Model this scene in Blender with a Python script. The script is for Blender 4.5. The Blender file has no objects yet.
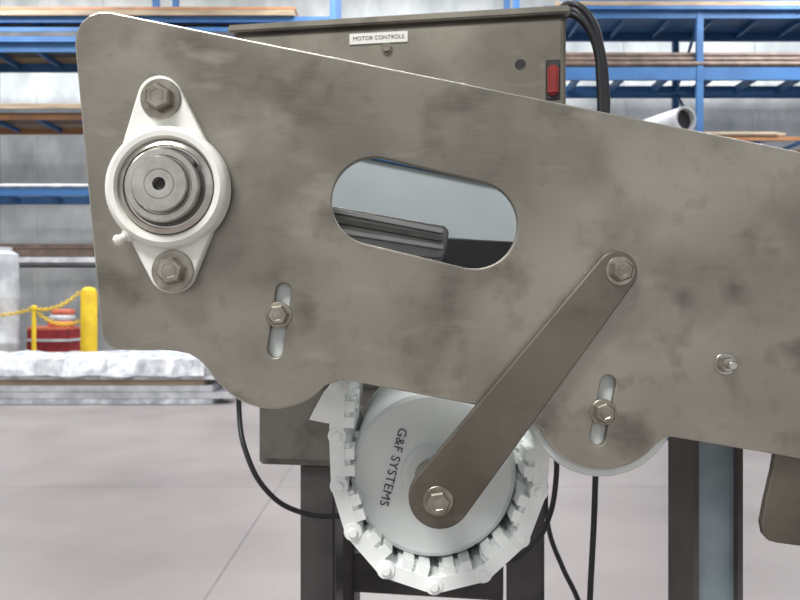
import bpy, bmesh, math, random
from mathutils import Vector, Matrix
from mathutils import noise as MN
random.seed(4)
F=760.0; D=0.532; H=1.25
def k(y): return (y+D)/F
def W(px,py,y): return Vector(((px-400)*k(y), y, H+(300-py)*k(y)))
def X(px,y): return (px-400)*k(y)
def Z(py,y): return H+(300-py)*k(y)
def lin(c):
    r=[]
    for v in c:
        v/=255.0
        r.append(v/12.92 if v<=0.04045 else ((v+0.055)/1.055)**2.4)
    return (*r,1)
# ---------------- materials
def mat(name,c1,c2=None,rough=0.5,metal=0.0,scale=5,bump=0.0,bscale=None,stretch=(1,1,1),lo=0.35,hi=0.65,detail=5):
    m=bpy.data.materials.new(name); m.use_nodes=True
    nt=m.node_tree; b=nt.nodes['Principled BSDF']
    b.inputs['Roughness'].default_value=rough; b.inputs['Metallic'].default_value=metal
    b.inputs['Base Color'].default_value=lin(c1)
    tc=nt.nodes.new('ShaderNodeTexCoord'); mp=nt.nodes.new('ShaderNodeMapping')
    mp.inputs['Scale'].default_value=stretch
    nt.links.new(tc.outputs['Object'],mp.inputs['Vector'])
    if c2 is not None:
        n=nt.nodes.new('ShaderNodeTexNoise'); n.inputs['Scale'].default_value=scale; n.inputs['Detail'].default_value=detail
        r=nt.nodes.new('ShaderNodeValToRGB')
        r.color_ramp.elements[0].position=lo; r.color_ramp.elements[1].position=hi
        r.color_ramp.elements[0].color=lin(c1); r.color_ramp.elements[1].color=lin(c2)
        nt.links.new(mp.outputs[0],n.inputs['Vector']); nt.links.new(n.outputs['Fac'],r.inputs[0])
        nt.links.new(r.outputs[0],b.inputs['Base Color'])
    if bump>0:
        n2=nt.nodes.new('ShaderNodeTexNoise'); n2.inputs['Scale'].default_value=bscale or scale*4; n2.inputs['Detail'].default_value=4
        bp=nt.nodes.new('ShaderNodeBump'); bp.inputs['Strength'].default_value=bump; bp.inputs['Distance'].default_value=0.01
        nt.links.new(mp.outputs[0],n2.inputs['Vector']); nt.links.new(n2.outputs['Fac'],bp.inputs['Height'])
        nt.links.new(bp.outputs[0],b.inputs['Normal'])
    return m
def plate_mat(name,base,dark,light,metal=0.75,k1=0.8,k2=0.75,k3=0.7):
    m=bpy.data.materials.new(name); m.use_nodes=True
    nt=m.node_tree; b=nt.nodes['Principled BSDF']; L=nt.links
    tc=nt.nodes.new('ShaderNodeTexCoord')
    def noise(scale,detail,lo,hi,stretch=(1,1,1),rot=0,dist=0.0,loc=(0,0,0)):
        mp=nt.nodes.new('ShaderNodeMapping'); mp.inputs['Scale'].default_value=stretch; mp.inputs['Rotation'].default_value=(0,rot,0)
        mp.inputs['Location'].default_value=loc
        n=nt.nodes.new('ShaderNodeTexNoise'); n.inputs['Scale'].default_value=scale; n.inputs['Detail'].default_value=detail
        n.inputs['Distortion'].default_value=dist
        L.new(tc.outputs['Object'],mp.inputs['Vector']); L.new(mp.outputs[0],n.inputs['Vector'])
        r=nt.nodes.new('ShaderNodeMapRange'); r.inputs[1].default_value=lo; r.inputs[2].default_value=hi
        L.new(n.outputs['Fac'],r.inputs[0]); return r.outputs[0]
    def mix(f,a,bb,fac=1.0):
        x=nt.nodes.new('ShaderNodeMix'); x.data_type='RGBA'
        mm=nt.nodes.new('ShaderNodeMath'); mm.operation='MULTIPLY'; mm.inputs[1].default_value=fac
        L.new(f,mm.inputs[0]); L.new(mm.outputs[0],x.inputs[0])
        for s,i in ((a,6),(bb,7)):
            if isinstance(s,tuple): x.inputs[i].default_value=s
            else: L.new(s,x.inputs[i])
        return x.outputs[2]
    c=mix(noise(5,3,0.4,0.62,loc=(.3,0,.1)),lin(base),lin(light),k1)
    c=mix(noise(8,5,0.47,0.68,dist=0.2),c,lin(dark),k2)
    c=mix(noise(22,3,0.56,0.70,loc=(0,0,.13)),c,lin(dark),k3)
    c=mix(noise(75,5,0.55,0.8),c,lin(dark),0.35)
    c=mix(noise(18,3,0.6,0.75,stretch=(1,1,3),rot=math.radians(-8),loc=(.7,0,.2)),c,lin(light),0.5)
    c=mix(noise(40,3,0.35,0.7,stretch=(1,1,18),rot=math.radians(-11)),c,lin(light),0.12)
    L.new(c,b.inputs['Base Color'])
    b.inputs['Metallic'].default_value=metal
    rr=noise(14,4,0.3,0.7)
    r2=nt.nodes.new('ShaderNodeMapRange'); r2.inputs[3].default_value=0.3; r2.inputs[4].default_value=0.5
    L.new(rr,r2.inputs[0]); L.new(r2.outputs[0],b.inputs['Roughness'])
    return m
M={}
M['plate']=plate_mat('brushed_stainless',(132,127,117),(92,87,79),(164,159,148),0.8)
M['edge']=mat('ground_edge_glint',(176,173,164),(150,147,139),0.35,0.7,40)  # deburred plate edge, its bright highlight put into a lighter colour
M['arm']=plate_mat('brown_stainless',(104,99,90),(84,78,70),(120,114,104),0.8,k3=0.5)
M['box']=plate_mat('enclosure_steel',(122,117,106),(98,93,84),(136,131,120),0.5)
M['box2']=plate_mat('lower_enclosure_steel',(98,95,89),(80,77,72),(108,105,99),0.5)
M['white']=mat('white_enamel',(236,236,230),(224,224,216),0.35,0,30,0.05,120)
M['plastic']=mat('white_plastic',(214,219,217),(200,206,204),0.45,0,12)
M['belt']=mat('belt_plastic',(240,243,241),(226,231,229),0.4,0,40)
M['guard']=mat('guard_plastic',(186,196,198),(166,176,180),0.4,0,6)
M['chrome']=mat('machined_steel',(200,197,190),(170,166,158),0.25,1,60)
M['bolt']=mat('bolt_steel',(168,162,150),(132,126,115),0.3,0.9,90)
M['rail']=mat('rail_steel',(132,132,130),(110,110,110),0.4,0.6,30)
M['railtop']=mat('rail_top_steel',(168,169,167),(146,148,146),0.35,0.6,30)
M['seal']=mat('seal_grey',(104,102,98),(86,84,82),0.5,0.3,60)
M['darksteel']=mat('dark_steel',(60,60,62),(42,42,44),0.5,0.4,20)
M['leg']=mat('painted_leg',(78,74,74),(56,54,55),0.5,0.3,14)
M['black']=mat('black_rubber',(16,17,22),(26,27,32),0.5,0,30)
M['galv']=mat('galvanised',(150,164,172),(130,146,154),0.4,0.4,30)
M['galvshade']=mat('galvanised_shaded',(88,84,82),(72,68,67),0.5,0.3,20)  # same galvanised channel, shade of its side flanges put into the colour
M['blue']=mat('rack_blue',(50,98,148),(40,84,132),0.5,0,3)
M['orange']=mat('rack_orange',(160,112,72),(136,96,66),0.6,0,3)
M['wood']=mat('wood',(158,140,116),(122,106,88),0.7,0,6,stretch=(0.3,4,4))
M['rust']=mat('rusty_pipe',(112,94,84),(84,72,66),0.6,0.2,6)
M['dgrey']=mat('dark_stock',(82,84,88),(60,62,66),0.6,0.2,4)
M['lgrey']=mat('light_stock',(205,207,210),(165,167,172),0.5,0.1,5)
M['wrap']=mat('plastic_wrap',(228,230,234),(160,164,170),0.25,0,7,0.8,14,detail=8)
M['yellow']=mat('yellow_paint',(230,196,40),(212,176,34),0.5,0,6)
M['red']=mat('red_box',(150,36,42),(118,28,34),0.6,0,8)
M['pink']=mat('orange_coil',(214,120,92),(186,96,76),0.6,0,8)
M['redp']=mat('red_plastic',(150,30,28),(120,24,22),0.4,0,20)
M['label']=mat('label_paper',(226,226,220),(216,216,208),0.6,0,30)
M['ink']=mat('black_ink',(14,14,16),(20,20,22),0.5,0,30)
M['inkg']=mat('faded_ink',(44,44,48),(56,56,60),0.5,0,30)
M['ceil']=mat('ceiling_white',(210,212,214),(190,192,196),0.8,0,1)
M['foil']=mat('foil_insulation',(238,241,240),(196,202,203),0.5,0.0,1.4,0.6,4,stretch=(1.5,1,0.8),lo=0.35,hi=0.7,detail=8)
def floor_mat():
    m=mat('concrete_floor',(144,136,134),(114,107,106),0.38,0,0.8,0.08,30,detail=12,lo=0.3,hi=0.75)
    nt=m.node_tree; L=nt.links; b=nt.nodes['Principled BSDF']
    src=b.inputs['Base Color'].links[0].from_socket
    tc=nt.nodes.new('ShaderNodeTexCoord'); sp=nt.nodes.new('ShaderNodeSeparateXYZ'); L.new(tc.outputs['Object'],sp.inputs[0])
    n=nt.nodes.new('ShaderNodeTexNoise'); n.inputs['Scale'].default_value=6; n.inputs['Detail'].default_value=8
    L.new(tc.outputs['Object'],n.inputs['Vector'])
    outs=[]
    for ax,off,per,wd in ((0,0.82,5.2,0.009),(1,-4.55,5.8,0.014)):
        a=nt.nodes.new('ShaderNodeMath'); a.operation='ADD'; a.inputs[1].default_value=off+per*10
        L.new(sp.outputs[ax],a.inputs[0])
        md=nt.nodes.new('ShaderNodeMath'); md.operation='MODULO'; md.inputs[1].default_value=per; L.new(a.outputs[0],md.inputs[0])
        lt=nt.nodes.new('ShaderNodeMath'); lt.operation='LESS_THAN'; lt.inputs[1].default_value=wd; L.new(md.outputs[0],lt.inputs[0])
        outs.append(lt.outputs[0])
    mx=nt.nodes.new('ShaderNodeMath'); mx.operation='MAXIMUM'; L.new(outs[0],mx.inputs[0]); L.new(outs[1],mx.inputs[1])
    mu=nt.nodes.new('ShaderNodeMath'); mu.operation='MULTIPLY'; L.new(mx.outputs[0],mu.inputs[0]); L.new(n.outputs['Fac'],mu.inputs[1])
    x=nt.nodes.new('ShaderNodeMix'); x.data_type='RGBA'; L.new(mu.outputs[0],x.inputs[0]); L.new(src,x.inputs[6]); x.inputs[7].default_value=lin((60,54,55))
    L.new(x.outputs[2],b.inputs['Base Color'])
    return m
M['floor']=floor_mat()
# ---------------- geometry helpers
COL=bpy.context.scene.collection
def finish(bm,name,m,smooth=30,parent=None,mats=None,edgemat=None):
    bmesh.ops.recalc_face_normals(bm,faces=bm.faces)
    me=bpy.data.meshes.new(name); bm.to_mesh(me); bm.free()
    for mm in (mats or [m]): me.materials.append(M[mm])
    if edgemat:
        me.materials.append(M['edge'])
    if smooth:
        for p in me.polygons: p.use_smooth=True
        me.set_sharp_from_angle(angle=math.radians(smooth))
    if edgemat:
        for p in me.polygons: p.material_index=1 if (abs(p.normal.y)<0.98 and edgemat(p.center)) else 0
    o=bpy.data.objects.new(name,me); COL.objects.link(o)
    if parent: o.parent=parent; o.matrix_parent_inverse=Matrix.Translation(-Vector(parent.location))
    return o
def group(name,loc=(0,0,0)):
    e=bpy.data.objects.new(name,None); e.empty_display_size=0.05; e.location=loc; COL.objects.link(e); return e
def extr(name,loops,y0,y1,m,bev=0.0005,parent=None,edgemat=None):
    cu=bpy.data.curves.new(name,'CURVE'); cu.dimensions='2D'; cu.fill_mode='BOTH'
    for lp in loops:
        s=cu.splines.new('POLY'); s.points.add(len(lp)-1); s.use_cyclic_u=True
        for i,(x,z) in enumerate(lp): s.points[i].co=(x,z,0,1)
    t=abs(y1-y0)/2
    cu.extrude=max(t-bev,1e-5); cu.bevel_depth=bev; cu.bevel_resolution=1; cu.offset=-bev
    o=bpy.data.objects.new(name+'_c',cu); COL.objects.link(o)
    dg=bpy.context.evaluated_depsgraph_get()
    me=bpy.data.meshes.new_from_object(o.evaluated_get(dg))
    bm=bmesh.new(); bm.from_mesh(me)
    zm=max(v.co.z for v in bm.verts)
    bmesh.ops.remove_doubles(bm,verts=bm.verts,dist=1e-5)
    for f in bm.faces:
        if abs(f.normal.z)>0.98:
            for v in f.verts: v.co.z=math.copysign(zm,v.co.z)
    bm.transform(Matrix.Translation((0,(y0+y1)/2,0))@Matrix.Rotation(math.radians(90),4,'X'))
    bpy.data.objects.remove(o); bpy.data.curves.remove(cu); bpy.data.meshes.remove(me)
    for f in bm.faces: f.smooth=False
    return finish(bm,name,m,0,parent,edgemat=edgemat)
def bm_box(bm,x0,x1,y0,y1,z0,z1,mi=0):
    r=bmesh.ops.create_cube(bm,size=1)
    for v in r['verts']:
        v.co=Vector((x0+(v.co.x+.5)*(x1-x0), y0+(v.co.y+.5)*(y1-y0), z0+(v.co.z+.5)*(z1-z0)))
    fs=set(f for v in r['verts'] for f in v.link_faces)
    for f in fs: f.material_index=mi
    return r['verts']
def box(name,x0,x1,y0,y1,z0,z1,m,parent=None,bev=0.0):
    bm=bmesh.new(); bm_box(bm,x0,x1,y0,y1,z0,z1)
    if bev>0: bmesh.ops.bevel(bm,geom=bm.edges[:],offset=bev,segments=2,affect='EDGES')
    return finish(bm,name,m,35,parent)
def bm_lathe(bm,prof,c,n=64,rot=0.0,mi=0,axis='Y'):
    rings=[]
    for r,y in prof:
        if r<=1e-6:
            rings.append([bm.verts.new((c[0],c[1]+y,c[2]) if axis=='Y' else (c[0],c[1],c[2]+y))])
        else:
            vs=[]
            for i in range(n):
                a=rot+2*math.pi*i/n
                if axis=='Y': vs.append(bm.verts.new((c[0]+r*math.cos(a),c[1]+y,c[2]+r*math.sin(a))))
                elif axis=='Z': vs.append(bm.verts.new((c[0]+r*math.cos(a),c[1]+r*math.sin(a),c[2]+y)))
            rings.append(vs)
    for A,B in zip(rings[:-1],rings[1:]):
        if len(A)==1 and len(B)==1: continue
        for i in range(n):
            j=(i+1)%n
            if len(A)==1: f=bm.faces.new((A[0],B[i],B[j]))
            elif len(B)==1: f=bm.faces.new((A[i],A[j],B[0]))
            else: f=bm.faces.new((A[i],A[j],B[j],B[i]))
            f.material_index=mi
def lathe(name,prof,c,m,n=64,rot=0,parent=None,axis='Y',smooth=30):
    bm=bmesh.new(); bm_lathe(bm,prof,c,n,rot,0,axis); return finish(bm,name,m,smooth,parent)
def bolt(name,c,r,h,rot=0.3,washer=1.35,parent=None,m='bolt',shank=0.006):
    bm=bmesh.new(); w=r*washer; t=r*0.16
    bm_lathe(bm,[(0,0),(w,0),(w,-t*0.7),(w-t*0.3,-t),(0,-t)],c,40)
    bm_lathe(bm,[(0,-t),(r,-t),(r,-t-h*0.82),(r*0.84,-t-h),(r*0.55,-t-h),(r*0.5,-t-h*0.96),(0,-t-h*0.96)],c,6,rot)
    bm_lathe(bm,[(r*.5,0.0),(r*.5,shank),(0,shank)],c,20)
    return finish(bm,name,m,25,parent)
def tube(name,pts,r,m,parent=None,res=12):
    cu=bpy.data.curves.new(name,'CURVE'); cu.dimensions='3D'; cu.bevel_depth=r; cu.bevel_resolution=4; cu.use_fill_caps=True
    s=cu.splines.new('BEZIER'); s.bezier_points.add(len(pts)-1)
    for i,p in enumerate(pts):
        b=s.bezier_points[i]; b.co=p; b.handle_left_type=b.handle_right_type='AUTO'
    s.resolution_u=res
    o=bpy.data.objects.new(name+'_c',cu); COL.objects.link(o)
    dg=bpy.context.evaluated_depsgraph_get()
    me=bpy.data.meshes.new_from_object(o.evaluated_get(dg)); bm=bmesh.new(); bm.from_mesh(me)
    bpy.data.objects.remove(o); bpy.data.curves.remove(cu)
    return finish(bm,name,m,60,parent)
def text(name,s,size,mtx,m,parent=None,off=0.0,sp=1.0):
    cu=bpy.data.curves.new(name,'FONT'); cu.body=s; cu.size=size; cu.align_x='CENTER'; cu.align_y='CENTER'; cu.extrude=0.0001; cu.offset=off; cu.space_character=sp
    o=bpy.data.objects.new(name+'_c',cu); COL.objects.link(o)
    dg=bpy.context.evaluated_depsgraph_get()
    me=bpy.data.meshes.new_from_object(o.evaluated_get(dg)); bm=bmesh.new(); bm.from_mesh(me); bm.transform(mtx)
    bpy.data.objects.remove(o); bpy.data.curves.remove(cu)
    return finish(bm,name,m,0,parent)
def arc(cx,cy,r,a0,a1,n=16):
    return [(cx+r*math.cos(math.radians(a0+(a1-a0)*i/n)),cy+r*math.sin(math.radians(a0+(a1-a0)*i/n))) for i in range(n+1)]
def pill(x0,y0,r0,x1,y1,r1,n=20):
    a=math.atan2(y1-y0,x1-x0); d=math.hypot(x1-x0,y1-y0); b=math.acos((r0-r1)/d)
    P=[]
    for i in range(n+1):
        t=a+b+(2*math.pi-2*b)*i/n; P.append((x0+r0*math.cos(t),y0+r0*math.sin(t)))
    for i in range(n+1):
        t=a-b+(2*b)*i/n; P.append((x1+r1*math.cos(t),y1+r1*math.sin(t)))
    return P
def px(lp,y): return [(X(a,y),Z(b,y)) for a,b in lp]

# ---------------- conveyor side plate
outline=[(74.5,44),(76,32),(81,22),(89,15),(99,11.5),(110,11.5),(116,12.8),(960,184),(960,486),
 (672,437),(664,438),(660,442)]+arc(603,402,68,38,152,40)+[(541,429),(534,425),(526,421),(475,405),(345,380),(340,380.5)]+arc(273,339,70,42,135,36)+[(215,380),(207,368),(199,360),(189,354),(176,351),(160,350),(118,350),(110,347),(104,341),(101,333)]
slotL=pill(283.5,291,7.5,275,350,7.5); slotR=pill(608.5,383,7.5,598,438,7.5)
win=pill(375,201,43.5,474,225,43.5,40)
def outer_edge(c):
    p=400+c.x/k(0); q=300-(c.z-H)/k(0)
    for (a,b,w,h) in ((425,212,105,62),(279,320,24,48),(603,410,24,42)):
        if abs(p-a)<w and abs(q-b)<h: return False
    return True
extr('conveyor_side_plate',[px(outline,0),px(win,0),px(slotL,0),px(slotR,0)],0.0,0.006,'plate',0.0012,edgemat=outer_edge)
FY=0.30
extr('conveyor_side_plate',[px(outline,0)],FY,FY+0.006,'plate',0.001)

# ---------------- flange bearing
g=group('flange_bearing',W(167,190,0))
def hull(circles,n=48):
    P=[]
    for (x,y,r) in circles:
        for i in range(n):
            a=2*math.pi*i/n; P.append((x+r*math.cos(a),y+r*math.sin(a)))
    P=sorted(set(P))
    def cr(o,a,b): return (a[0]-o[0])*(b[1]-o[1])-(a[1]-o[1])*(b[0]-o[0])
    lo=[]
    for p in P:
        while len(lo)>1 and cr(lo[-2],lo[-1],p)<=0: lo.pop()
        lo.append(p)
    up=[]
    for p in reversed(P):
        while len(up)>1 and cr(up[-2],up[-1],p)<=0: up.pop()
        up.append(p)
    return lo[:-1]+up[:-1]
yb=-0.011
extr('flange',[px(hull([(161,99,22),(169,190,56),(173,270,23)]),-0.006)],yb,0.0,'white',0.002,g)
c=(X(168,yb),0,Z(188,yb)); s=k(-0.02)
R=lambda p:p*s
lathe('housing_ring',[(R(62),-0.004),(R(62),-0.015),(R(60),-0.018),(R(56),-0.020),(R(51),-0.0195),(R(49),-0.017),(R(48),-0.010),(0,-0.010)],c,'white',96,parent=g)
lathe('outer_race',[(R(47.5),-0.010),(R(47.5),-0.0165),(R(42.5),-0.0178),(R(41.5),-0.0155),(0,-0.0155)],c,'chrome',96,parent=g)
lathe('seal',[(R(41.5),-0.0153),(R(36),-0.0160),(0,-0.016)],c,'seal',96,parent=g)
lathe('inner_race',[(R(37),-0.0155),(R(37),-0.0245),(R(35.5),-0.0255),(R(30),-0.0255),(R(29),-0.024),(0,-0.024)],c,'chrome',96,parent=g)
lathe('shaft',[(R(28),-0.02),(R(28),-0.0295),(R(26.5),-0.031),(R(15),-0.031),(R(14.5),-0.0306),(R(14),-0.031),(R(6.5),-0.031),(R(5),-0.028),(0,-0.025)],c,'chrome',96,parent=g)
lathe('shaft_centre_hole',[(R(4.8),-0.0282),(0,-0.0275)],c,'ink',32,parent=g)
bm=bmesh.new()
for an in (35,155):
    dd=Vector((math.cos(math.radians(an)),0,math.sin(math.radians(an))))
    b2=bmesh.new(); bm_lathe(b2,[(0,0),(.0022,0),(.0022,.002),(.0012,.002),(.001,.0012),(0,.0012)],(0,0,0),16,0,0,'Z')
    b2.transform(Matrix.Translation(Vector((c[0],-.0205,c[2]))+dd*R(36.5))@dd.to_track_quat('Z','Y').to_matrix().to_4x4())
    mt=bpy.data.meshes.new('t'); b2.to_mesh(mt); b2.free(); bm.from_mesh(mt); bpy.data.meshes.remove(mt)
finish(bm,'set_screws','darksteel',30,g)
bolt('flange_bolt_upper',W(161,99,yb),13.5*k(yb),0.008,0.5,1.5,g)
bolt('flange_bolt_lower',W(173,271,yb),14*k(yb),0.008,0.25,1.5,g)
a0=W(131,233,-0.012); a1=W(117,241,-0.017)
d=(a1-a0).normalized()
bm=bmesh.new(); q=d.to_track_quat('Z','Y').to_matrix().to_4x4()
bm_lathe(bm,[(0,0),(.0048,0),(.0048,.004),(.003,.005),(.003,.0075),(.004,.009),(.004,.011),(.0022,.013),(0,.013)],(0,0,0),16,0,0,'Z')
bm.transform(Matrix.Translation(a0)@q); finish(bm,'grease_nipple','white',30,g)

# ---------------- slot bolts
for n,(bx,by,r,rt) in enumerate([(279,315,10.5,0.1),(603,412,10.5,0.4)]):
    bolt('hex_bolt',W(bx,by,0.0),r*k(0),0.0065,rt,1.25,shank=0.0062)
g=group('stud_with_nut',W(725,364,0))
bolt('nut',W(725,364,0),8*k(0),0.006,0.2,1.35,g,'chrome',shank=0.004)
lathe('stud',[(0,-0.014),(.0024,-0.014),(.003,-0.0133),(.003,-0.005)],W(725,364,0),'chrome',20,parent=g)

# ---------------- arm
g=group('tensioner_arm',W(530,385,-0.004))
extr('arm_bar',[px(pill(617,272,21,440,498,31.5,30),-0.008)],-0.008,-0.001,'arm',0.0011,g)
bolt('arm_bolt_upper',W(620,271,-0.008),11*k(0),0.007,0.35,1.3,g,shank=0.009)
bolt('arm_bolt_lower',W(438,501,-0.008),12*k(0),0.007,0.15,1.25,g,shank=0.003)

# ---------------- lower roller
A=W(438,500,-0.004); YD=0.07; kd=k(YD)
g=group('belt_roller',(A.x,YD,A.z))
c=(A.x,0,A.z); R=lambda p:p*kd
lathe('drum',[(0,YD-0.006),(R(28),YD-0.006),(R(31),YD-0.004),(R(33),YD),(R(78),YD+0.001),(R(82),YD+0.003),(R(84),YD+0.008),(R(84),FY-0.02),(0,FY-0.02)],c,'plastic',96,parent=g)
lathe('hub_spacer',[(R(19),YD-0.005),(R(19),0.0005),(R(15),-0.0005),(0,-0.0005)],c,'bolt',48,parent=g)
tm=Matrix.Translation(W(393,467,YD-0.0004))@Matrix.Rotation(math.radians(90),4,'X')@Matrix.Rotation(math.radians(-104),4,'Z')
text('lettering','G&F SYSTEMS',0.0102,tm,'inkg',g,0.0,1.05)

# ---------------- modular belt
YB=0.055; kb=k(YB); Y2=FY-0.03
bm=bmesh.new()
path=[(345,300),(341,345),(339,388),(337,436),(339,486),(353,532),(386,570),(434,586),(483,574),(521,539),(539,492),(543,442),(549,392),(556,345),(560,310)]
P3=[Vector((X(a,YB),0,Z(b,YB))) for a,b in path]
cen=Vector((X(438,YB),0,Z(478,YB)))
def obox(p,q,off0,off1,y0,y1,e0=0,e1=0,mi=0):
    t=(q-p).normalized(); nrm=Vector((t.z,0,-t.x))
    m=(p+q)/2
    if nrm.dot(m-cen)<0: nrm=-nrm
    vs=[]
    for y in (y0,y1):
        for (b,e,o) in ((p,e0,off0),(q,-e1,off0),(q,-e1,off1),(p,e0,off1)):
            v=b+t*e+nrm*o; vs.append(bm.verts.new((v.x,y,v.z)))
    for f in ((0,1,2,3),(7,6,5,4),(0,4,5,1),(1,5,6,2),(2,6,7,3),(3,7,4,0)):
        bm.faces.new([vs[i] for i in f]).material_index=mi
for i in range(len(P3)-1):
    p,q=P3[i],P3[i+1]; L=(q-p).length
    obox(p,q,-.005,.0062,YB,Y2,0.0015,0.0015)
    obox(p,q,-.009,-.005,YB+0.003,Y2,0.007,0.007)
    for kx in range(2):
        a=p+(q-p)*((.27,.60)[kx]); b=a+(q-p).normalized()*0.0085
        obox(a,b,-.0125,-.004,YB+0.0005,YB+0.03)
        obox(a,b,-.0125,-.004,YB+0.05,YB+0.08)
for i,p in enumerate(P3):
    bm_lathe(bm,[(0,YB-.001),(.0066,YB-.001),(.0072,YB),(.0072,Y2),(0,Y2)],(p.x,0,p.z),20)
    bm_lathe(bm,[(0,YB-.004),(.0030,YB-.004),(.0038,YB-.003),(.0038,YB-.001)],(p.x,0,p.z),14)
finish(bm,'modular_conveyor_belt','belt',30)
extr('belt_flight_scoop',[px([(341,372),(324,392),(315,408),(309,420),(334,425),(338,428),(341,420)],YB)],YB+0.001,YB+0.10,'belt',0.0008)

lathe('wear_disc',[(0,0.0065),(73*k(.02),0.0065),(75*k(.02),0.009),(75*k(.02),0.024),(0,0.024)],(X(599,.015),0,Z(399,.015)),'plastic',72)
lathe('wear_disc',[(0,0.0065),(56*k(.02),0.0065),(58*k(.02),0.009),(58*k(.02),0.024),(0,0.024)],(X(273,.015),0,Z(325,.015)),'plastic',72)

# ---------------- interior: white side guard + rail
g=group('belt_carryway',W(420,210,0.1))
extr('guard_panel',[px([(250,134),(600,206),(600,262),(470,240),(250,226)],0.12)],0.12,0.128,'guard',0.001,g)
extr('guard_top_trim',[px([(250,131),(600,203),(600,206),(250,134)],0.118)],0.117,0.130,'blue',0.0008,g)
extr('wear_rail',[px(hull([(300,206,6),(441,233,8),(438,252,8),(300,240,10)]),0.045)],0.045,0.085,'rail',0.002,g)
for i,(a,b) in enumerate([(0,0),(10,8),(21,16)]):
    extr('rail_rib_%d'%i,[px(hull([(300,204+a,2.6),(441,231+b,2.6)],16),0.042)],0.0405,0.046,'railtop' if i!=1 else 'seal',0.0006,g)
extr('darkness_sheet',[px([(300,230),(560,244),(560,300),(300,300)],0.1)],0.10,0.108,'black',0.001,g)  # black sheet put in for the darkness below the guard panel

# ---------------- bracket
extr('mounting_bracket',[px([(776,440),(771,470),(764,500),(760,522),(762,533),(768,540),(776,542),(880,556),(880,440)],0.01)],0.0075,0.0135,'arm',0.0008)

# ---------------- support post
yp=0.07
g=group('support_post',(X(719,yp),yp,0))
x0,x1=X(694,yp),X(743,yp); zt=Z(340,yp)
bm=bmesh.new()
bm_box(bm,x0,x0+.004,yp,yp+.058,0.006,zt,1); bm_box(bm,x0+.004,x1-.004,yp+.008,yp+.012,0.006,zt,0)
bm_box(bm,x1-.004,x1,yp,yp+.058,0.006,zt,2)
finish(bm,'channel','galv',30,g,mats=['galv','galvshade','galvshade'])
box('foot_plate',x0-.04,x1+.04,yp-.03,yp+.10,0,0.006,'galv',g)

# ---------------- control box on stand, yawed
cb=group('control_box',(0,0,0))
hx,hd=0.2235,0.11
zt,zb=1.622,1.14
box('enclosure',-hx,hx,0.006,2*hd,zb,zt,'box',cb,0.004)
box('door',-hx+.004,hx-.004,-0.004,0.006,zb+.01,zt-.014,'box',cb,0.003)
box('drip_lip',-hx-.004,hx+.004,-0.008,0.01,zt-.008,zt+.002,'box',cb,0.002)
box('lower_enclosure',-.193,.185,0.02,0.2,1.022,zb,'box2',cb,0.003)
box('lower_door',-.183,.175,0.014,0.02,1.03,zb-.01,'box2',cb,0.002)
lx=-hx+ (385-232)/335*2*hx
box('label',lx-.039,lx+.039,-.0055,-.004,1.589,1.603,'label',cb)
text('label_text','MOTOR CONTROLS',0.0075,Matrix.Translation((lx,-.0058,1.596))@Matrix.Rotation(math.radians(90),4,'X'),'ink',cb)
bolt('door_screw',(lx+.011,-.004,1.582),.0065,.004,0.2,1.2,cb)
lathe('lock_hole',[(0.0055,-.0042),(0.0065,-.0046),(0.007,-.004)],(lx+.185,0,1.552),'darksteel',24,parent=cb)
lathe('lock_core',[(0,-.0043),(0.0055,-.0043)],(lx+.185,0,1.552),'ink',24,parent=cb)
box('red_latch',hx-.024,hx-.010,-.012,-.004,1.51,1.548,'redp',cb,0.003)
box('red_latch_plate',hx-.026,hx-.008,-.006,-.004,1.505,1.556,'darksteel',cb,0.001)
for i,(a) in enumerate((-.112,.172)):
    box('leg_%d'%i,a-.025,a+.025,.03,.08,0.0,1.022,'leg',cb,0.003)
    box('leg_back_%d'%i,a-.025,a+.025,.15,.20,0.0,1.022,'leg',cb,0.003)
box('cross_bar',-.1,.14,.04,.07,.30,.34,'leg',cb); box('cross_bar_top',-.1,.14,.155,.19,.80,.86,'leg',cb)
cb.location=(-0.0085,0.473,0); cb.rotation_euler=(0,0,math.radians(-9))

# ---------------- cables
def cable(pts,r,ys): return tube('power_cable',[W(a,b,y) for (a,b),y in zip(pts,ys)],r,'black')
cable([(240,380),(239,410),(246,452),(268,492),(300,512),(336,516),(372,508)],.0032,[.40,.40,.38,.38,.4,.42,.44])
cable([(556,440),(556,480),(548,520),(530,548),(505,562),(480,560)],.0032,[.34,.34,.34,.36,.38,.4])
cable([(545,470),(549,530),(562,566),(578,600),(600,680)],.003,[.38,.38,.36,.34,.32])
cable([(596,460),(594,520),(590,600),(588,700),(600,900)],.0035,[.33]*5)
for dx,dr in ((0,0),(10,-6),(5,4)):
    cable([(560-dx*.3,22+dr),(571,10+dr),(585+dx*.4,22+dr),(597+dx*.4,50),(600+dx*.5,80),(601+dx*.5,112),(598,160)],.0052,[.50+dx*.002,.47,.46,.46,.46,.46,.46])

# ---------------- room
box('floor',-14,14,-8,14.0,-0.1,0,'floor')
box('wall_back',-14,14,14,14.2,0,7.6,'foil')
box('wall_left',-14.2,-14,-8,14.2,0,7.6,'foil')
box('wall_right',14,14.2,-8,14.2,0,7.6,'foil')
box('ceiling',-14.2,14.2,-8,14.2,7.6,7.7,'ceil')
bm=bmesh.new()
xx=-13.2
while xx<13.5:
    bm_box(bm,xx-.02,xx+.02,13.97,14.0,0,7.6); xx+=1.25
finish(bm,'trim_1','foil',0)
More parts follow.
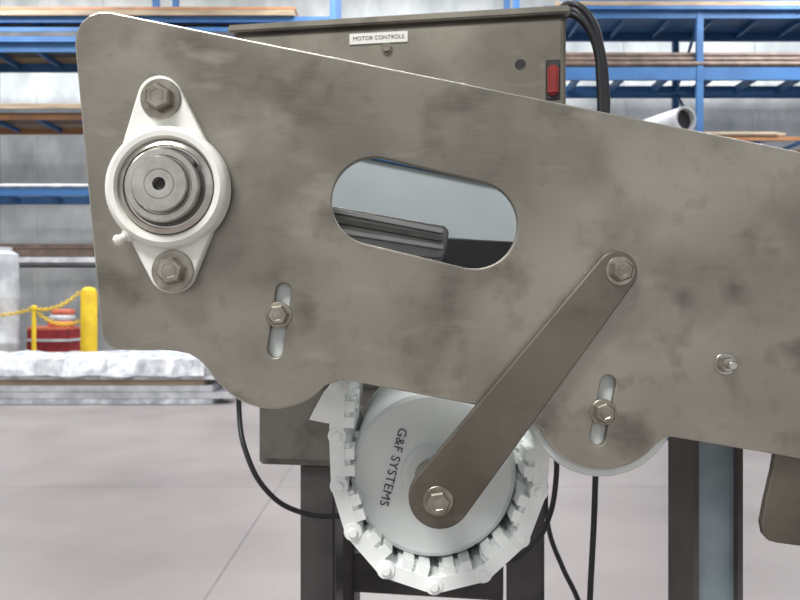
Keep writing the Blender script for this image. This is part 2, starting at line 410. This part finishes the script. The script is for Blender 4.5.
# ---------------- pallet racks
YR=11.5; kr=k(YR)
def rack(name,xs,beams,yf=YR,depth=1.05,top=6.6):
    bm=bmesh.new()
    for x in xs:
        for y in (yf,yf+depth):
            bm_box(bm,x-.05,x+.05,y-.04,y+.04,0.0,top)
            bm_box(bm,x-.09,x+.09,y-.07,y+.07,0.0,.012)
        z=.3; fl=0
        while z+.9<top:
            a=Vector((x,yf,z)); b=Vector((x,yf+depth,z+.9))
            if fl: a,b=Vector((x,yf+depth,z)),Vector((x,yf,z+.9))
            t=(b-a).normalized(); u=Vector((1,0,0)); v=t.cross(u)
            vs=[]
            for base in (a,b):
                for (p,q) in ((-1,-1),(1,-1),(1,1),(-1,1)): vs.append(bm.verts.new(base+u*.018*p+v*.018*q))
            for f in ((0,1,2,3),(7,6,5,4),(0,4,5,1),(1,5,6,2),(2,6,7,3),(3,7,4,0)): bm.faces.new([vs[i] for i in f])
            z+=.9; fl=1-fl
    for z,h,mi in beams:
        for y in (yf,yf+depth):
            bm_box(bm,xs[0]+.05,xs[-1]-.05,y-.03,y+.03,z-h/2,z+h/2,mi)
        n=int((xs[-1]-xs[0])/.72)
        for i in range(n):
            xx=xs[0]+.3+i*.72
            bm_box(bm,xx,xx+.06,yf+.03,yf+depth-.03,z-.02,z+h/2-.005,0)
    return finish(bm,name,'blue',0,mats=['blue','orange'])
zr=lambda p:H+(300-p)*kr
LX=[-9.76,-6.96,-3.86,-1.06]; RX=[1.84,4.74,7.64,10.5]
bl=[(zr(192),.13,0),(zr(117),.09,1),(zr(48),.14,0),(zr(20),.09,0)]
br=[(zr(190),.13,0),(zr(139),.06,1),(zr(74),.20,0),(zr(15),.12,0)]
rack('pallet_rack',LX,bl); rack('pallet_rack',RX,br)
def stock(name,x0,x1,z,mats,hmax,y0=YR-.1,y1=YR+1.1,seed=1,rows=3,thick=(.03,.09)):
    rnd=random.Random(seed); bm=bmesh.new(); zz=z
    while zz<z+hmax:
        t=rnd.uniform(*thick); y=y0
        for r in range(rows):
            w=(y1-y0)/rows
            bm_box(bm,x0+rnd.uniform(0,.35),x1-rnd.uniform(0,.35),y+.01,y+w-.01,zz,zz+t*.93,rnd.randrange(len(mats)))
            y+=w
        zz+=t
    return finish(bm,name,mats[0],0,mats=mats)
def pipes(name,x0,x1,z,r,rows,layers,m,y0=YR-.05,seed=1):
    rnd=random.Random(seed); bm=bmesh.new()
    for l in range(layers):
        for i in range(rows-l):
            y=y0+r+(i+l*.5)*2*r; zc=z+r+l*r*1.74
            a=x0+rnd.uniform(0,.3); b=x1-rnd.uniform(0,.3); n=12
            A=[bm.verts.new((a,y+r*math.cos(2*math.pi*j/n),zc+r*math.sin(2*math.pi*j/n))) for j in range(n)]
            B=[bm.verts.new((b,y+r*math.cos(2*math.pi*j/n),zc+r*math.sin(2*math.pi*j/n))) for j in range(n)]
            for j in range(n): bm.faces.new((A[j],A[(j+1)%n],B[(j+1)%n],B[j]))
            bm.faces.new(A); bm.faces.new(B)
    return finish(bm,name,m,40)
stock('lumber_stack',-9.4,-1.4,zr(48)+.07,['dgrey','wood','rust','blue'],.18,seed=3)
stock('lumber_stack',-9.4,-1.4,zr(117)+.045,['wood','rust','dgrey'],.10,seed=5)
stock('lumber_stack',-9.4,-1.4,zr(20)+.045,['wood','orange'],.12,seed=15)
pipes('pipe_bundle',-9.2,-4.2,zr(192)+.065,.03,6,1,'lgrey')
pipes('pipe_bundle',2.2,10.2,zr(74)+.10,.05,7,3,'rust',seed=4)
stock('lumber_stack',2.2,10.1,zr(15)+.06,['dgrey','wood','blue'],.14,seed=9)
pipes('pipe_bundle',2.2,6.2,zr(139)+.03,.04,6,1,'wood',seed=6)
# white tube near right
yq=6.0
c0=W(686,119,yq); rr=13*k(yq)
g=group('plastic_tube_roll',c0)
T=Matrix.Translation(c0)@Matrix.Rotation(math.radians(20),4,'Z')
bm=bmesh.new()
bm_lathe(bm,[(rr*.82,0),(rr,0),(rr,2.2),(rr*.82,2.2),(rr*.82,0)],(0,0,0),32)
bm.transform(T); finish(bm,'tube','lgrey',40,g)
bm=bmesh.new(); bm_lathe(bm,[(0,0.05),(rr*.8,0.05)],(0,0,0),32); bm.transform(T); finish(bm,'dark_bore','black',40,g)
bm=bmesh.new()
for t in (.3,1.7):
    p=T@Vector((0,t,0)); bm_box(bm,p.x-.04,p.x+.04,p.y-.04,p.y+.04,0,p.z-rr+.01)
finish(bm,'stand','blue',0,g)

# ---------------- floor-level clutter on the left
ys=8.6
stock('metal_stock_pile',X(-140,ys),X(232,ys),0.0,['lgrey','wrap','lgrey','wood','lgrey','dgrey'],.44,ys,ys+1.0,seed=12,rows=3,thick=(.04,.09))
stock('metal_stock_pile',X(110,ys+1.6),X(205,ys+1.6),0.0,['lgrey','dgrey'],.50,ys+1.3,ys+1.9,seed=2,rows=2,thick=(.04,.08))
bm=bmesh.new(); nx,ny=90,22; gx=[[None]*(ny+1) for _ in range(nx+1)]
sx0,sx1=X(-60,ys),X(205,ys)
for i in range(nx+1):
    for j in range(ny+1):
        u=i/nx; v=j/ny; x=sx0+(sx1-sx0)*u; y=ys-.05+1.0*v
        prof=math.sin(math.pi*min(1,max(0,v*1.02)))**.5
        n=MN.noise(Vector((x*3.2,y*3.2,1.3)))*.5+MN.noise(Vector((x*8,y*8,4.1)))*.3
        z=.51+prof*(.04+.08*(.5+n))*min(1,u*8,(1-u)*8+.2)
        if j==0: z=.34+.05*n; y=ys-.06+.02*n
        gx[i][j]=bm.verts.new((x,y,z))
for i in range(nx):
    for j in range(ny): bm.faces.new((gx[i][j],gx[i+1][j],gx[i+1][j+1],gx[i][j+1]))
finish(bm,'plastic_sheeting','wrap',60)
yb2=10.4
lathe('safety_bollard',[(0,0),(.115,0),(.115,1.34),(.10,1.40),(.06,1.43),(0,1.44)],(X(89,yb2),yb2,0),'yellow',32,axis='Z')
yp2=10.0
lathe('chain_post',[(0,0),(.16,0),(.16,.03),(.03,.06),(.03,1.1),(.045,1.12),(.045,1.16),(0,1.18)],(X(34,yp2),yp2,0),'yellow',24,axis='Z')
def chain(name,a,b,sag,n):
    bm=bmesh.new()
    for i in range(n):
        t=(i+.5)/n; p=a.lerp(b,t); p.z-=sag*4*t*(1-t)
        q=a.lerp(b,t+.01); q.z-=sag*4*(t+.01)*(1-t-.01); d=(q-p).normalized()
        mj=(b-a).length/n*.62; R0=.022; r0=.009; seg=12; rings=[]
        mt=Matrix.Translation(p)@d.to_track_quat('X','Z').to_matrix().to_4x4()@Matrix.Rotation(math.pi/2*(i%2),4,'X')
        for s in range(seg):
            th=2*math.pi*s/seg; ring=[]
            for u in range(6):
                ph=2*math.pi*u/6
                v=Vector(((mj+r0*math.cos(ph))*math.cos(th),(R0+r0*math.cos(ph))*math.sin(th),r0*math.sin(ph)))
                ring.append(bm.verts.new(mt@v))
            rings.append(ring)
        for s in range(seg):
            for u in range(6):
                bm.faces.new((rings[s][u],rings[(s+1)%seg][u],rings[(s+1)%seg][(u+1)%6],rings[s][(u+1)%6]))
    return finish(bm,name,'yellow',60)
chain('safety_chain',Vector((X(34,yp2)+.04,yp2,1.12)),Vector((X(88,yb2)-.1,yb2-.06,1.36)),.08,16)
chain('safety_chain',Vector((X(34,yp2)+.04,yp2,1.08)),Vector((X(88,yb2)-.1,yb2-.06,0.95)),.10,16)
chain('safety_chain',Vector((X(-60,yp2),yp2,1.2)),Vector((X(34,yp2)-.04,yp2,1.12)),.12,28)
lathe('plastic_barrel',[(0,0),(.2,0),(.21,.04),(.21,.6),(.22,.62),(.22,.66),(.21,.68),(.21,1.25),(.22,1.27),(.22,1.31),(.20,1.9),(.12,1.95),(.12,2.0),(0,2.0)],(X(3,10.3),10.3,0),'lgrey',32,axis='Z')
yy=10.9
bm=bmesh.new()
bm_box(bm,X(22,yy),X(70,yy),yy,yy+.5,0,.44,2); bm_box(bm,X(26,yy),X(68,yy),yy+.02,yy+.5,.443,.62,0)
bm_box(bm,X(24,yy),X(69,yy),yy,yy+.5,.623,.66,2); bm_box(bm,X(26,yy),X(68,yy),yy+.03,yy+.48,.663,.80,0)
bm_box(bm,X(26,yy),X(66,yy),yy+.03,yy+.48,.803,.84,1)
finish(bm,'stacked_cartons','red',0,mats=['red','pink','lgrey'])
g=group('wrapped_coils',(X(56,yy),yy+.25,.84))
for i,(a,zz,r) in enumerate(((X(54,yy),.841,.20),(X(55,yy),.931,.19),(X(56,yy),1.021,.17))):
    lathe('coil_%d'%i,[(r*.4,0),(r*.9,0),(r,.03),(r,.06),(r*.9,.09),(r*.4,.09),(r*.4,0)],(a,yy+.25,zz),('pink','lgrey','pink')[i],24,parent=g,axis='Z')
stock('dark_crate_stack',-6.7,-4.1,zr(262),['dgrey','rust','blue','lgrey'],.22,YR+.1,YR+.95,seed=21,rows=2,thick=(.08,.14))
bm=bmesh.new()
bm_box(bm,-6.8,-4.0,YR+.1,YR+.95,zr(262)-.05,zr(262)-.002)
for a in (-6.7,-4.1): bm_box(bm,a-.04,a+.04,YR+.12,YR+.2,0,zr(262)-.05); bm_box(bm,a-.04,a+.04,YR+.85,YR+.93,0,zr(262)-.05)
finish(bm,'steel_table','dgrey',0)

# ---------------- lights
def area(name,loc,sx,sy,e,rot=(0,0,0),col=(1,1,1)):
    l=bpy.data.lights.new(name,'AREA'); l.shape='RECTANGLE'; l.size=sx; l.size_y=sy; l.energy=e; l.color=col
    o=bpy.data.objects.new(name,l); o.location=loc; o.rotation_euler=rot; COL.objects.link(o)
for i,(x,y) in enumerate([(-7,10),(0,10),(7,10),(-7,3),(7,3),(0,4)]):
    area('overhead_fill',(x,y,7.5),3.2,1.6,600 if y>5 else 280,col=(0.96,0.98,1))  # unseen ceiling fill lamps, added to light the hall and back wall
area('overhead_fill',(-2.5,-3.5,7.5),3,2,900,col=(1,.99,.97))  # unseen lamp added overhead behind the camera for soft shadows
w=bpy.data.worlds.new('World'); bpy.context.scene.world=w; w.use_nodes=True
w.node_tree.nodes['Background'].inputs[0].default_value=(0.98,0.99,1,1)
w.node_tree.nodes['Background'].inputs[1].default_value=0.8
# ---------------- camera
cam=bpy.data.cameras.new('camera'); co=bpy.data.objects.new('camera',cam); COL.objects.link(co)
co.location=(0,-D,H); co.rotation_euler=(math.radians(90),0,0)
cam.sensor_width=36; cam.lens=36*F/800; cam.clip_start=0.01; cam.clip_end=100
cam.dof.use_dof=True; cam.dof.focus_distance=D; cam.dof.aperture_fstop=20
bpy.context.scene.camera=co
bpy.context.scene.view_settings.view_transform='Standard'
